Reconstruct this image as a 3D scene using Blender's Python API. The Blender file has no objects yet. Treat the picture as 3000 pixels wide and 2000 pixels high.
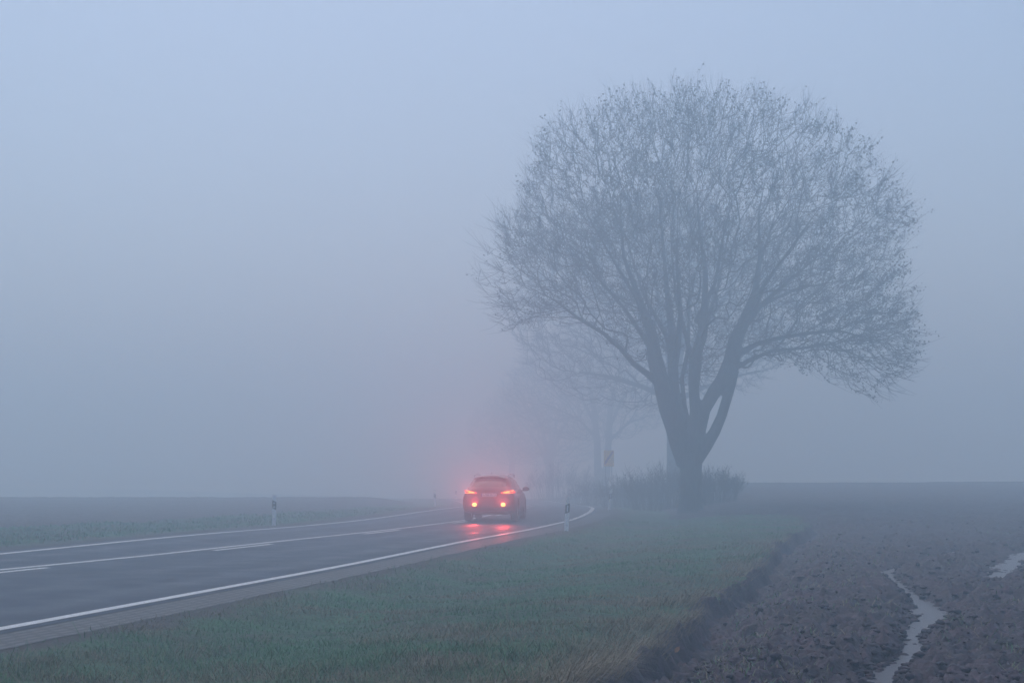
import bpy, bmesh, math, random
import numpy as np
from mathutils import Vector, Matrix
from mathutils.bvhtree import BVHTree

# ------------------------------------------------------------------ camera, sky, sun, exposure
S = bpy.context.scene
COL = S.collection
R = math.radians
F = 4167.0
CAM_H = 1.62
PITCH = math.atan(389.0 / F)
cam_d = bpy.data.cameras.new("camera")
cam = bpy.data.objects.new("camera", cam_d)
COL.objects.link(cam)
cam_d.sensor_width = 36.0
cam_d.lens = F / 3000.0 * 36.0
cam_d.clip_start = 0.1
cam_d.clip_end = 2000.0
cam.location = (0, 0, CAM_H)
cam.rotation_euler = (R(90) + PITCH, 0, 0)
S.camera = cam

SUN_EL, SUN_AZ = R(62), R(-12)          # azimuth measured from +Y towards +X
world = bpy.data.worlds.new("World")
S.world = world
world.use_nodes = True
wn = world.node_tree.nodes
wn.clear()
sky = wn.new("ShaderNodeTexSky")
sky.sky_type = 'NISHITA'
sky.sun_disc = False
sky.sun_elevation = SUN_EL
sky.sun_rotation = SUN_AZ
sky.air_density = 1.0
sky.dust_density = 1.8
sky.ozone_density = 3.0
bg = wn.new("ShaderNodeBackground")
bg.inputs['Strength'].default_value = 0.085
wo = wn.new("ShaderNodeOutputWorld")
world.node_tree.links.new(sky.outputs[0], bg.inputs[0])
world.node_tree.links.new(bg.outputs[0], wo.inputs[0])

sun_d = bpy.data.lights.new("sun", 'SUN')
sun_d.energy = 0.5
sun_d.angle = R(60)
sun_d.color = (1.0, 0.99, 0.98)
sun = bpy.data.objects.new("sun", sun_d)
COL.objects.link(sun)
sun.rotation_euler = (-(R(90) - SUN_EL), 0, -SUN_AZ)
sun.rotation_euler = Vector((math.sin(SUN_AZ) * math.cos(SUN_EL), math.cos(SUN_AZ) * math.cos(SUN_EL), math.sin(SUN_EL))).to_track_quat('Z', 'Y').to_euler()

S.view_settings.view_transform = 'Standard'
S.view_settings.look = 'None'
S.view_settings.exposure = 0.80
S.view_settings.gamma = 1.0
S.render.engine = 'CYCLES'
S.cycles.use_denoising = True
S.cycles.volume_bounces = 5
S.cycles.max_bounces = 7
S.cycles.diffuse_bounces = 2
S.cycles.glossy_bounces = 2
S.cycles.transparent_max_bounces = 8
S.cycles.use_adaptive_sampling = True
S.cycles.adaptive_threshold = 0.02

FOG = dict(density=0.0175, color=(0.64, 0.86, 1.0), absorb=(.42, .42, .42), g=0.45)

# ------------------------------------------------------------------ helpers
def tag(o, label=None, cat=None, group=None, kind=None):
    if label: o['label'] = label
    if cat: o['category'] = cat
    if group: o['group'] = group
    if kind: o['kind'] = kind
    return o

def thing(name, label, cat, loc=(0, 0, 0), rz=0.0, group=None):
    o = bpy.data.objects.new(name, None)
    COL.objects.link(o)
    o.location = loc
    o.rotation_euler = (0, 0, rz)
    o.empty_display_size = 0.2
    return tag(o, label, cat, group)

def mk(name, verts, faces, mat=None, parent=None, smooth=False, attrs=None):
    """faces: list of index tuples, or an (n,3)/(n,4) array"""
    me = bpy.data.meshes.new(name)
    v = np.asarray(verts, dtype=np.float32)
    if isinstance(faces, np.ndarray):
        k = faces.shape[1]; n = faces.shape[0]
        me.vertices.add(len(v)); me.vertices.foreach_set('co', v.ravel())
        me.loops.add(n * k); me.loops.foreach_set('vertex_index', faces.astype(np.int32).ravel())
        me.polygons.add(n)
        me.polygons.foreach_set('loop_start', np.arange(0, n * k, k, dtype=np.int32))
        me.polygons.foreach_set('loop_total', np.full(n, k, dtype=np.int32))
        me.update(calc_edges=True)
    else:
        me.from_pydata([tuple(map(float, p)) for p in v], [], [tuple(int(i) for i in f) for f in faces])
        me.update()
    if smooth:
        me.polygons.foreach_set('use_smooth', np.ones(len(me.polygons), dtype=bool))
    if attrs:
        for an, av in attrs.items():
            a = me.attributes.new(an, 'FLOAT', 'POINT')
            a.data.foreach_set('value', np.asarray(av, dtype=np.float32))
    if mat: me.materials.append(mat)
    o = bpy.data.objects.new(name, me)
    COL.objects.link(o)
    if parent: o.parent = parent
    return o

class MB:
    """collects shapes into one mesh"""
    def __init__(s): s.v = []; s.f = []
    def add(s, v, f):
        b = len(s.v); s.v += [tuple(p) for p in v]; s.f += [tuple(i + b for i in q) for q in f]
    def box(s, c, d, rot=None, bev=0.0):
        bm = bmesh.new(); bmesh.ops.create_cube(bm, size=1.0)
        bmesh.ops.scale(bm, vec=d, verts=bm.verts)
        if bev: bmesh.ops.bevel(bm, geom=bm.edges[:], offset=bev, segments=2, affect='EDGES', profile=0.5)
        s.bm(bm, c, rot)
    def bm(s, bm, c=(0, 0, 0), rot=None):
        m = Matrix.Translation(c)
        if rot is not None: m = m @ rot
        bm.verts.index_update()
        s.add([m @ q.co for q in bm.verts], [[q.index for q in f.verts] for f in bm.faces]); bm.free()
    def tube(s, pts, rad, n=8, caps=True):
        pts = [Vector(p) for p in pts]
        if not hasattr(rad, '__len__'): rad = [rad] * len(pts)
        b = len(s.v); up = Vector((0.1, 0.2, 1)).normalized()
        for i, p in enumerate(pts):
            d = (pts[min(i + 1, len(pts) - 1)] - pts[max(i - 1, 0)]).normalized()
            if i == 0:
                if abs(d.dot(up)) > .9: up = Vector((1, 0.1, 0))
                a = d.cross(up).normalized()
            else: a = (a - d * a.dot(d)).normalized()
            c = d.cross(a)
            for k in range(n):
                t = 2 * math.pi * k / n
                s.v.append(tuple(p + (a * math.cos(t) + c * math.sin(t)) * rad[i]))
        for i in range(len(pts) - 1):
            for k in range(n):
                s.f.append((b + i * n + k, b + i * n + (k + 1) % n, b + (i + 1) * n + (k + 1) % n, b + (i + 1) * n + k))
        if caps:
            s.f.append(tuple(b + k for k in range(n))[::-1])
            s.f.append(tuple(b + (len(pts) - 1) * n + k for k in range(n)))
    def build(s, name, mat=None, parent=None, smooth=False): return mk(name, s.v, s.f, mat, parent, smooth)

def nodes(name):
    m = bpy.data.materials.new(name); m.use_nodes = True
    nt = m.node_tree; return m, nt, nt.nodes['Principled BSDF']

def mat(name, col, rough=0.6, metal=0.0, emit=None, estr=0.0, var=0.12, scale=6.0, bump=0.0, coat=0.0):
    m, nt, p = nodes(name)
    tc = nt.nodes.new('ShaderNodeTexCoord')
    nz = nt.nodes.new('ShaderNodeTexNoise'); nz.inputs['Scale'].default_value = scale; nz.inputs['Detail'].default_value = 5
    nt.links.new(tc.outputs['Object'], nz.inputs['Vector'])
    cr = nt.nodes.new('ShaderNodeValToRGB')
    cr.color_ramp.elements[0].position = .3; cr.color_ramp.elements[1].position = .7
    cr.color_ramp.elements[0].color = (*[c * (1 - var) for c in col], 1)
    cr.color_ramp.elements[1].color = (*[min(1, c * (1 + var)) for c in col], 1)
    nt.links.new(nz.outputs[0], cr.inputs[0]); nt.links.new(cr.outputs[0], p.inputs['Base Color'])
    p.inputs['Roughness'].default_value = rough; p.inputs['Metallic'].default_value = metal
    if coat: p.inputs['Coat Weight'].default_value = coat
    if bump:
        b = nt.nodes.new('ShaderNodeBump'); b.inputs['Strength'].default_value = bump
        nt.links.new(nz.outputs[0], b.inputs['Height']); nt.links.new(b.outputs[0], p.inputs['Normal'])
    if emit:
        p.inputs['Emission Color'].default_value = (*emit, 1); p.inputs['Emission Strength'].default_value = estr
    return m

def ss(a, b, x):
    t = np.clip((x - a) / (b - a), 0, 1); return t * t * (3 - 2 * t)

def _hash(i, j, s):
    n = (i.astype(np.int64) * 374761393 + j.astype(np.int64) * 668265263 + s * 1274126177) & 0xffffffff
    n = ((n ^ (n >> 13)) * 1103515245) & 0xffffffff
    n = ((n ^ (n >> 16)) * 2246822519) & 0xffffffff
    return ((n ^ (n >> 15)) & 0xffffff) / float(0xffffff)

def vn(x, y, s=0):
    xi = np.floor(x); yi = np.floor(y); fx = x - xi; fy = y - yi
    fx = fx * fx * (3 - 2 * fx); fy = fy * fy * (3 - 2 * fy)
    a = _hash(xi, yi, s); b = _hash(xi + 1, yi, s); c = _hash(xi, yi + 1, s); d = _hash(xi + 1, yi + 1, s)
    return (a * (1 - fx) + b * fx) * (1 - fy) + (c * (1 - fx) + d * fx) * fy

def fbm(x, y, s=0, o=4):
    r = 0; a = .5; t = 0
    for k in range(o):
        r = r + a * vn(x * 2 ** k + 17 * k, y * 2 ** k - 9 * k, s + k); t += a; a *= .5
    return r / t

# ------------------------------------------------------------------ terrain
NY = np.array([-40, -10, 5, 15, 20, 25.2, 30, 35.3, 42, 50, 56, 62.5, 72, 85, 99, 120, 150, 200, 300, 460.])
NX = np.array([-18, -11.2, -7.75, -5.4, -4.25, -3.05, -2.1, -1.05, .5, 1.98, 2.75, 3.4, 4.05, 4.48, 4.25, 2.3, -3, -22, -80, -190.])
_yy = np.linspace(-40, 460, 2001)
_near = np.interp(_yy, NY, NX)
_k = np.exp(-np.linspace(-2.2, 2.2, 37) ** 2); _k /= _k.sum()
_near = np.convolve(np.pad(_near, 18, 'reflect', reflect_type='odd'), _k, 'valid')
_sl = np.gradient(_near, _yy)
_cx = _near - 3.62 * np.sqrt(1 + _sl ** 2)
def CX(y): return np.interp(y, _yy, _cx)
def SLP(y): return np.interp(y, _yy, _sl)
def TT(x, y): return (x - CX(y)) / np.sqrt(1 + SLP(y) ** 2)
def field_edge(y):
    y = np.asarray(y, float)
    return 10.58 + .02 * np.clip(y - 11, -20, 11) + .9 * ss(20, 45, y) + (fbm(y * 1.1, y * 0 + 3.3, 5, 3) - .5) * .55 + (fbm(y * 5.0, y * 0 + 7.7, 6, 2) - .5) * .16   # lateral place where grass meets the right field
def left_edge(y): return np.interp(y, [20, 30, 42, 66, 120], [-13, -12.5, -11.3, -7.6, -7.0])

def zb(x, y):
    """smooth ground height"""
    x = np.asarray(x, float); y = np.asarray(y, float)
    t = TT(x, y)
    z = -0.5 * ss(58, 108, y) - 1.0 * ss(110, 200, y)
    z = z + .02 * np.clip(-t, 0, 4.2) * (1 - ss(33, 50, y))
    z = z - .02 * ss(5.0, 5.8, np.abs(t)) * (1 - ss(6.5, 8, np.abs(t)))
    # right side
    te = field_edge(y)
    z = z - .10 * ss(5.2, 6.5, t) * (1 - ss(6.8, 8.6, t)) + .07 * ss(7.5, 9.5, t)
    w = ss(7.0, 11.5, t)
    z = z + w * (.93 + .5 * ss(58, 108, y)) * ss(30, 105, y)
    z = z - w * 2.4 * ss(108, 165, y) + w * .30 * (fbm(x * .09, y * .05, 301, 3) - .5) * ss(55, 100, y)
    far = 1 - ss(38, 50, y)
    d = t - te
    z = z - far * .30 * ss(-.08, .12, d) + far * .22 * ss(.28, .95, d)
    # left side
    wl = ss(6.0, 10.5, -t)
    z = z + wl * (.12 + .5 * ss(58, 108, y)) * ss(36, 88, y) - wl * 2.0 * ss(91, 140, y)
    return z

def G(px, py, zoff=0.0):
    """ground point seen at a photo pixel"""
    u = (px - 1500) / F; v = (1000 - py) / F
    c, s = math.cos(PITCH), math.sin(PITCH)
    d = np.array([u, c - v * s, s + v * c])
    lo, hi = 3.0, 140.0
    prev = None
    for q in np.arange(3.0, 140, .1):
        x, y, z = d[0] / d[1] * q, q, CAM_H + d[2] / d[1] * q
        if z <= float(zb(x, y)) + zoff: return x, y, float(zb(x, y))
    return d[0] / d[1] * 100, 100.0, 0.0

def at(px, py, Y):
    """point at distance Y seen at a photo pixel"""
    u = (px - 1500) / F; v = (1000 - py) / F
    c, s = math.cos(PITCH), math.sin(PITCH)
    return Vector((u / (c - v * s) * Y, Y, CAM_H + (s + v * c) / (c - v * s) * Y))

D2P = 3000 / 2352.0
RUTS = [  # puddle ruts: (points in photo px, half width m, depth)
    ([(2570, 2040), (2580, 1955), (2650, 1915), (2680, 1875), (2672, 1838), (2735, 1795), (2705, 1755), (2640, 1705), (2590, 1668), (2655, 1650)], [.30, .28, .22, .24, .26, .36, .28, .24, .24, .14]),
    ([(2705, 1632), (2760, 1618), (2822, 1602)], [.22, .30, .20]),
    ([(2895, 1700), (2925, 1668), (2985, 1622), (3050, 1600)], [.3, .42, .45, .3]),
]
RUTS = [(p, [w * .70 for w in ws]) for p, ws in RUTS]
rut_w = []
for pts, ws in RUTS:
    P = [G(a, b)[:2] for a, b in pts]
    dense = []
    for i in range(len(P) - 1):
        for k in range(8):
            f = k / 8
            dense.append((P[i][0] * (1 - f) + P[i + 1][0] * f, P[i][1] * (1 - f) + P[i + 1][1] * f, ws[i] * (1 - f) + ws[i + 1] * f))
    dense.append((*P[-1], ws[-1]))
    rut_w.append(dense)
def rut(x, y):
    r = np.zeros_like(x)
    for dense in rut_w:
        for (a, b, w) in dense:
            # ruts run away from the viewer, their apparent jogs are real bends
            q = np.exp(-(((x - a) / w) ** 2 + ((y - b) / (w * 2.2)) ** 2))
            r = np.maximum(r, q)
    return r
WATER = -.068

def zfull(x, y):
    """ground height with clods, furrows and tussocks; returns z, soil mask"""
    t = TT(x, y); z = zb(x, y)
    te = field_edge(y)
    te2 = te - 4.5 * ss(47, 56, y)
    soil = ss(-.16, -.02, t - te2)
    le = left_edge(y) + (fbm(x * .8, y * .8, 9, 3) - .5) * 1.2
    soil = np.maximum(soil, ss(-.1, .3, le - t))
    road = 1 - ss(4.25, 4.5, np.abs(t) + .1 * (t < 0))
    # furrow-wise stretched noise
    a = t; b = y
    n1 = fbm(a * 1.5, b * .9, 21, 3) - .5
    n2 = fbm(a * 6.5 + 2 * n1, b * 4.6, 31, 4)
    n3 = fbm(a * 15., b * 10., 41, 3)
    rd = 1 - np.abs(2 * n2 - 1)
    soilz = n1 * .19 + (rd - .5) * .19 + (n3 - .5) * .16
    near = 1 / (1 + (np.maximum(y - 30, 0) / 40.))
    soilz = soilz * near
    soilz = np.maximum(soilz, -.085)
    rr = rut(x, y) * (t > te)
    soilz = soilz * (1 - .70 * rr) - .15 * rr
    g1 = fbm(x * .9, y * .9, 51, 3) - .5; g2 = fbm(x * 4., y * 4., 61, 3) - .5
    gz = (g1 * .16 + g2 * .05) * (1 - road) * ss(4.8, 6.3, np.abs(t))
    z = z + soil * soilz + (1 - soil) * gz
    z = z - road * .03
    return z, soil

# near terrain as a fan-shaped grid: finer where it is near
def grid(y0, y1, rows, r0, r1, cols, off=14.):
    k = 3.0
    ys = (y0 + k) * ((y1 + k) / (y0 + k)) ** (np.linspace(0, 1, rows)) - k
    rs = np.linspace(r0, r1, cols)
    Y, Rr = np.meshgrid(ys, rs, indexing='ij')
    X = Rr * (Y + off)
    idx = np.arange(rows * cols).reshape(rows, cols)
    q = np.stack([idx[:-1, :-1], idx[:-1, 1:], idx[1:, 1:], idx[1:, :-1]], -1).reshape(-1, 4)
    return X.ravel(), Y.ravel(), q

def compact(V, q):
    u, inv = np.unique(q.ravel(), return_inverse=True)
    return u, inv.reshape(q.shape)

# materials of the setting
def soil_mat():
    m, nt, p = nodes('wet_soil'); L = nt.links
    tc = nt.nodes.new('ShaderNodeNewGeometry')
    n = nt.nodes.new('ShaderNodeTexNoise'); n.inputs['Scale'].default_value = 1.3; n.inputs['Detail'].default_value = 8; n.inputs['Roughness'].default_value = .65
    L.new(tc.outputs['Position'], n.inputs['Vector'])
    cr = nt.nodes.new('ShaderNodeValToRGB'); e = cr.color_ramp.elements
    e[0].position = .32; e[0].color = (.015, .008, .014, 1); e[1].position = .68; e[1].color = (.046, .025, .036, 1)
    x = e.new(.5); x.color = (.025, .0135, .021, 1)
    L.new(n.outputs[0], cr.inputs[0])
    n2 = nt.nodes.new('ShaderNodeTexNoise'); n2.inputs['Scale'].default_value = 26; n2.inputs['Detail'].default_value = 6
    L.new(tc.outputs['Position'], n2.inputs['Vector'])
    b = nt.nodes.new('ShaderNodeBump'); b.inputs['Strength'].default_value = .7; b.inputs['Distance'].default_value = .03
    L.new(n2.outputs[0], b.inputs['Height']); L.new(b.outputs[0], p.inputs['Normal'])
    # green weeds and pale straw patches lying on the soil
    nf = nt.nodes.new('ShaderNodeTexNoise'); nf.inputs['Scale'].default_value = 11; nf.inputs['Detail'].default_value = 9; nf.inputs['Roughness'].default_value = .75; nf.inputs['Distortion'].default_value = 1.2
    L.new(tc.outputs['Position'], nf.inputs['Vector'])
    mf = nt.nodes.new('ShaderNodeMapRange'); mf.inputs[1].default_value = .36; mf.inputs[2].default_value = .66; mf.inputs[3].default_value = .2; mf.inputs[4].default_value = 2.9
    L.new(nf.outputs[0], mf.inputs[0])
    vf = nt.nodes.new('ShaderNodeVectorMath'); vf.operation = 'SCALE'; L.new(cr.outputs[0], vf.inputs[0]); L.new(mf.outputs[0], vf.inputs['Scale'])
    n3 = nt.nodes.new('ShaderNodeTexNoise'); n3.inputs['Scale'].default_value = .55; n3.inputs['Detail'].default_value = 9; n3.inputs['Roughness'].default_value = .7
    L.new(tc.outputs['Position'], n3.inputs['Vector'])
    c3 = nt.nodes.new('ShaderNodeValToRGB'); c3.color_ramp.elements[0].position = .56; c3.color_ramp.elements[1].position = .66
    c3.color_ramp.elements[0].color = (0, 0, 0, 1); c3.color_ramp.elements[1].color = (.6, .6, .6, 1)
    L.new(n3.outputs[0], c3.inputs[0])
    mx = nt.nodes.new('ShaderNodeMixRGB'); L.new(c3.outputs[0], mx.inputs[0]); L.new(vf.outputs[0], mx.inputs[1]); mx.inputs[2].default_value = (.045, .050, .028, 1)
    L.new(mx.outputs[0], p.inputs['Base Color'])
    p.inputs['Roughness'].default_value = .62; p.inputs['Specular IOR Level'].default_value = .26
    return m

def grass_ground_mat():
    m, nt, p = nodes('grass_turf'); L = nt.links
    tc = nt.nodes.new('ShaderNodeNewGeometry')
    n = nt.nodes.new('ShaderNodeTexNoise'); n.inputs['Scale'].default_value = .7; n.inputs['Detail'].default_value = 8; n.inputs['Roughness'].default_value = .65
    L.new(tc.outputs['Position'], n.inputs['Vector'])
    cr = nt.nodes.new('ShaderNodeValToRGB'); e = cr.color_ramp.elements
    e[0].position = .35; e[0].color = (.075, .062, .036, 1); e[1].position = .66; e[1].color = (.030, .130, .046, 1)
    x = e.new(.5); x.color = (.038, .085, .042, 1)
    L.new(n.outputs[0], cr.inputs[0])
    n2 = nt.nodes.new('ShaderNodeTexNoise'); n2.inputs['Scale'].default_value = 18; n2.inputs['Detail'].default_value = 8
    L.new(tc.outputs['Position'], n2.inputs['Vector'])
    mp = nt.nodes.new('ShaderNodeMapRange'); mp.inputs[1].default_value = .3; mp.inputs[2].default_value = .7; mp.inputs[3].default_value = .5; mp.inputs[4].default_value = 1.4
    L.new(n2.outputs[0], mp.inputs[0])
    vm = nt.nodes.new('ShaderNodeVectorMath'); vm.operation = 'SCALE'; L.new(cr.outputs[0], vm.inputs[0]); L.new(mp.outputs[0], vm.inputs['Scale'])
    # bare dark soil strip beside the road, by the lateral attribute
    at_ = nt.nodes.new('ShaderNodeAttribute'); at_.attribute_name = 'bare'
    mx = nt.nodes.new('ShaderNodeMixRGB'); L.new(at_.outputs['Fac'], mx.inputs[0]); L.new(vm.outputs[0], mx.inputs[1]); mx.inputs[2].default_value = (.038, .03, .028, 1)
    L.new(mx.outputs[0], p.inputs['Base Color'])
    b = nt.nodes.new('ShaderNodeBump'); b.inputs['Strength'].default_value = .8; b.inputs['Distance'].default_value = .05
    L.new(n2.outputs[0], b.inputs['Height']); L.new(b.outputs[0], p.inputs['Normal'])
    p.inputs['Roughness'].default_value = .85
    return m

def road_mat():
    m, nt, p = nodes('wet_asphalt'); L = nt.links
    tc = nt.nodes.new('ShaderNodeNewGeometry')
    at_ = nt.nodes.new('ShaderNodeAttribute'); at_.attribute_name = 'lane'
    n = nt.nodes.new('ShaderNodeTexNoise'); n.inputs['Scale'].default_value = .35; n.inputs['Detail'].default_value = 7
    L.new(tc.outputs['Position'], n.inputs['Vector'])
    cr = nt.nodes.new('ShaderNodeValToRGB'); e = cr.color_ramp.elements
    e[0].position = .3; e[0].color = (.010, .019, .044, 1); e[1].position = .7; e[1].color = (.018, .032, .066, 1)
    L.new(n.outputs[0], cr.inputs[0]); L.new(cr.outputs[0], p.inputs['Base Color'])
    # wheel tracks are polished: lower roughness there
    n2 = nt.nodes.new('ShaderNodeTexNoise'); n2.inputs['Scale'].default_value = 1.2; n2.inputs['Detail'].default_value = 6
    L.new(tc.outputs['Position'], n2.inputs['Vector'])
    ad = nt.nodes.new('ShaderNodeMath'); ad.operation = 'MULTIPLY_ADD'; L.new(at_.outputs['Fac'], ad.inputs[0]); ad.inputs[1].default_value = -.10
    mr = nt.nodes.new('ShaderNodeMapRange'); mr.inputs[1].default_value = .3; mr.inputs[2].default_value = .7; mr.inputs[3].default_value = .56; mr.inputs[4].default_value = .74
    L.new(n2.outputs[0], mr.inputs[0]); L.new(mr.outputs[0], ad.inputs[2]); L.new(ad.outputs[0], p.inputs['Roughness'])
    n3 = nt.nodes.new('ShaderNodeTexNoise'); n3.inputs['Scale'].default_value = 90; n3.inputs['Detail'].default_value = 3
    L.new(tc.outputs['Position'], n3.inputs['Vector'])
    b = nt.nodes.new('ShaderNodeBump'); b.inputs['Strength'].default_value = .25; b.inputs['Distance'].default_value = .006
    L.new(n3.outputs[0], b.inputs['Height']); L.new(b.outputs[0], p.inputs['Normal']); p.inputs['Specular IOR Level'].default_value = .26
    return m

M_SOIL = soil_mat(); M_TURF = grass_ground_mat(); M_ROAD = road_mat()
M_PAINT = mat('road_paint', (.62, .63, .62), .5, var=.18, scale=9)

X, Y, Q = grid(3.0, 175.0, 1250, -.62, .60, 900)
Z, SOIL = zfull(X, Y)
T = TT(X, Y)
V = np.stack([X, Y, Z], 1)
fs = SOIL[Q].mean(1) > .5
ft = T[Q].mean(1)
for nm, sel, mt in (('ploughed_field_ground', fs & (ft > 0), M_SOIL), ('field_ground_across_road', fs & (ft < 0), M_SOIL), ('grass_verge_ground', ~fs, M_TURF)):
    u, f = compact(V, Q[sel])
    bare = ss(5.5, 4.7, np.abs(T[u]) + (fbm(X[u] * 1.5, Y[u] * 1.5, 77, 3) - .5) * 1.3)
    tag(mk(nm, V[u], f, mt, smooth=True, attrs={'bare': bare}), kind='structure')
# wide sheet under and beyond the near terrain
gx = np.linspace(-330, 330, 111); gy = np.linspace(-55, 430, 98)
GY, GX = np.meshgrid(gy, gx, indexing='ij')
gz = zb(GX.ravel(), GY.ravel()) - np.where((GY.ravel() > 0) & (GY.ravel() < 172), 1.6, .1)
idx = np.arange(111 * 98).reshape(98, 111)
q = np.stack([idx[:-1, :-1], idx[:-1, 1:], idx[1:, 1:], idx[1:, :-1]], -1).reshape(-1, 4)
tag(mk('ground', np.stack([GX.ravel(), GY.ravel(), gz], 1), q, M_TURF, smooth=True, attrs={'bare': np.zeros(gz.size)}), kind='structure')

# road ribbons following the centre line
def frame_at(y):
    s = SLP(y); n = np.sqrt(1 + s * s)
    return CX(y), 1 / n, -s / n      # centre x and the unit normal (to the right)
def ribbon(name, t0, t1, y0, y1, lift, mt, steps=None, cols=2, kind='structure', attr=False, wob=0.0, shift=None):
    ys = np.linspace(y0, y1, steps or max(3, int((y1 - y0) / .5)))
    c, nx, ny = frame_at(ys)
    tt = np.linspace(t0, t1, cols)[None, :] + (np.zeros(len(ys)) if shift is None else shift(ys))[:, None]
    vx = c[:, None] + nx[:, None] * tt; vy = ys[:, None] + ny[:, None] * tt
    if wob:
        vx = vx + (fbm(ys * 1.3, ys * 0, 3, 3)[:, None] - .5) * wob * np.linspace(0, 1, cols)
    z0 = zb(c[:, None] + nx[:, None] * np.clip(tt, -4.15, 4.15), vy)
    vz = z0 + lift
    ix = np.arange(len(ys) * cols).reshape(len(ys), cols)
    q = np.stack([ix[:-1, :-1], ix[:-1, 1:], ix[1:, 1:], ix[1:, :-1]], -1).reshape(-1, 4)
    lane = np.zeros((len(ys), cols))
    for w in (-2.7, -1.1, 1.1, 2.7): lane += np.exp(-((tt - w) / .35) ** 2)
    return mk(name, np.stack([vx.ravel(), vy.ravel(), vz.ravel()], 1), q, mt, smooth=True, attrs={'lane': lane.ravel()} if attr else None)
tag(ribbon('road', -4.1, 3.9, -35, 300, .012, M_ROAD, steps=900, cols=41, attr=True), kind='structure')
def csh(y): return np.interp(y, [5, 15, 23.7, 27.9, 37.7, 50], [-1.9, -1.7, -1.35, -.95, -.38, 0])
def mark(name, t0, t1, y0, y1, shift=None):
    tag(ribbon(name, t0, t1, y0, y1, .017, M_PAINT, steps=max(6, int((y1 - y0) / .4)), shift=shift), kind='structure')
mark('road_edge_line', 3.56, 3.74, -30, 200)
mark('road_edge_line', -3.72, -3.54, -30, 200)
mark('road_centre_line', -.13, .02, -30, 200, csh)
TW = math.sqrt(1 + .22 ** 2)
for k in range(-3, 12):
    y0 = 21.4 + k * 8.65
    mark('road_dash', .22, .36, y0 + .1, y0 + 2.95, csh)

# paved strip beside the road: interlocking pavers
def paver_mat():
    m, nt, p = nodes('grass_pavers'); L = nt.links
    a = nt.nodes.new('ShaderNodeAttribute'); a.attribute_type = 'GEOMETRY'; a.attribute_name = 'st'
    br = nt.nodes.new('ShaderNodeTexBrick'); br.inputs['Scale'].default_value = 1.0
    br.inputs['Color1'].default_value = (.075, .072, .085, 1); br.inputs['Color2'].default_value = (.055, .054, .065, 1); br.inputs['Mortar'].default_value = (.010, .010, .010, 1)
    br.inputs['Mortar Size'].default_value = .035; br.inputs['Brick Width'].default_value = .30; br.inputs['Row Height'].default_value = .15
    L.new(a.outputs['Vector'], br.inputs['Vector']); L.new(br.outputs['Color'], p.inputs['Base Color'])
    b = nt.nodes.new('ShaderNodeBump'); b.inputs['Strength'].default_value = 1; b.inputs['Distance'].default_value = .02; b.invert = True
    L.new(br.outputs['Fac'], b.inputs['Height']); L.new(b.outputs[0], p.inputs['Normal']); p.inputs['Roughness'].default_value = .6
    return m
o = ribbon('paved_strip', 3.89, 4.65, -30, 60, .006, paver_mat(), steps=400, cols=6, wob=.12)
ys = np.linspace(-30, 60, 400); tt = np.linspace(3.89, 4.65, 6)
st = np.zeros((400, 6, 3)); st[:, :, 0] = ys[:, None] * 1.03; st[:, :, 1] = tt
a = o.data.attributes.new('st', 'FLOAT_VECTOR', 'POINT'); a.data.foreach_set('vector', st.astype(np.float32).ravel())
tag(o, kind='structure')

# puddles standing in the wheel ruts
def water_mat():
    m, nt, p = nodes('muddy_water'); L = nt.links
    p.inputs['Roughness'].default_value = .3; p.inputs['Specular IOR Level'].default_value = .25
    tc = nt.nodes.new('ShaderNodeNewGeometry'); n = nt.nodes.new('ShaderNodeTexNoise'); n.inputs['Scale'].default_value = 7; n.inputs['Detail'].default_value = 4
    L.new(tc.outputs['Position'], n.inputs['Vector'])
    cr = nt.nodes.new('ShaderNodeValToRGB'); cr.color_ramp.elements[0].color = (.055, .043, .048, 1); cr.color_ramp.elements[1].color = (.105, .085, .090, 1)
    L.new(n.outputs[0], cr.inputs[0]); L.new(cr.outputs[0], p.inputs['Base Color'])
    b = nt.nodes.new('ShaderNodeBump'); b.inputs['Strength'].default_value = .12; b.inputs['Distance'].default_value = .01
    L.new(n.outputs[0], b.inputs['Height']); L.new(b.outputs[0], p.inputs['Normal'])
    return m
M_WATER = water_mat()
for dense in rut_w:
    v = []; f = []
    n = len(dense)
    for i, (a_, b_, w) in enumerate(dense):
        p0 = Vector(dense[max(i - 1, 0)][:2]); p1 = Vector(dense[min(i + 1, n - 1)][:2]); d = (p1 - p0).normalized(); nr = Vector((d.y, -d.x))
        ww = w * 1.9 + .1
        for k in (-1, 0, 1):
            xx, yy_ = a_ + nr.x * ww * k, b_ + nr.y * ww * k
            v.append((xx, yy_, float(zb(np.array(a_), np.array(b_))) + WATER))
        if i:
            for k in (0, 1): f.append((3 * i - 3 + k, 3 * i - 2 + k, 3 * i + 1 + k, 3 * i + k))
    tag(mk('puddle', v, f, M_WATER), kind='structure')

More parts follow.
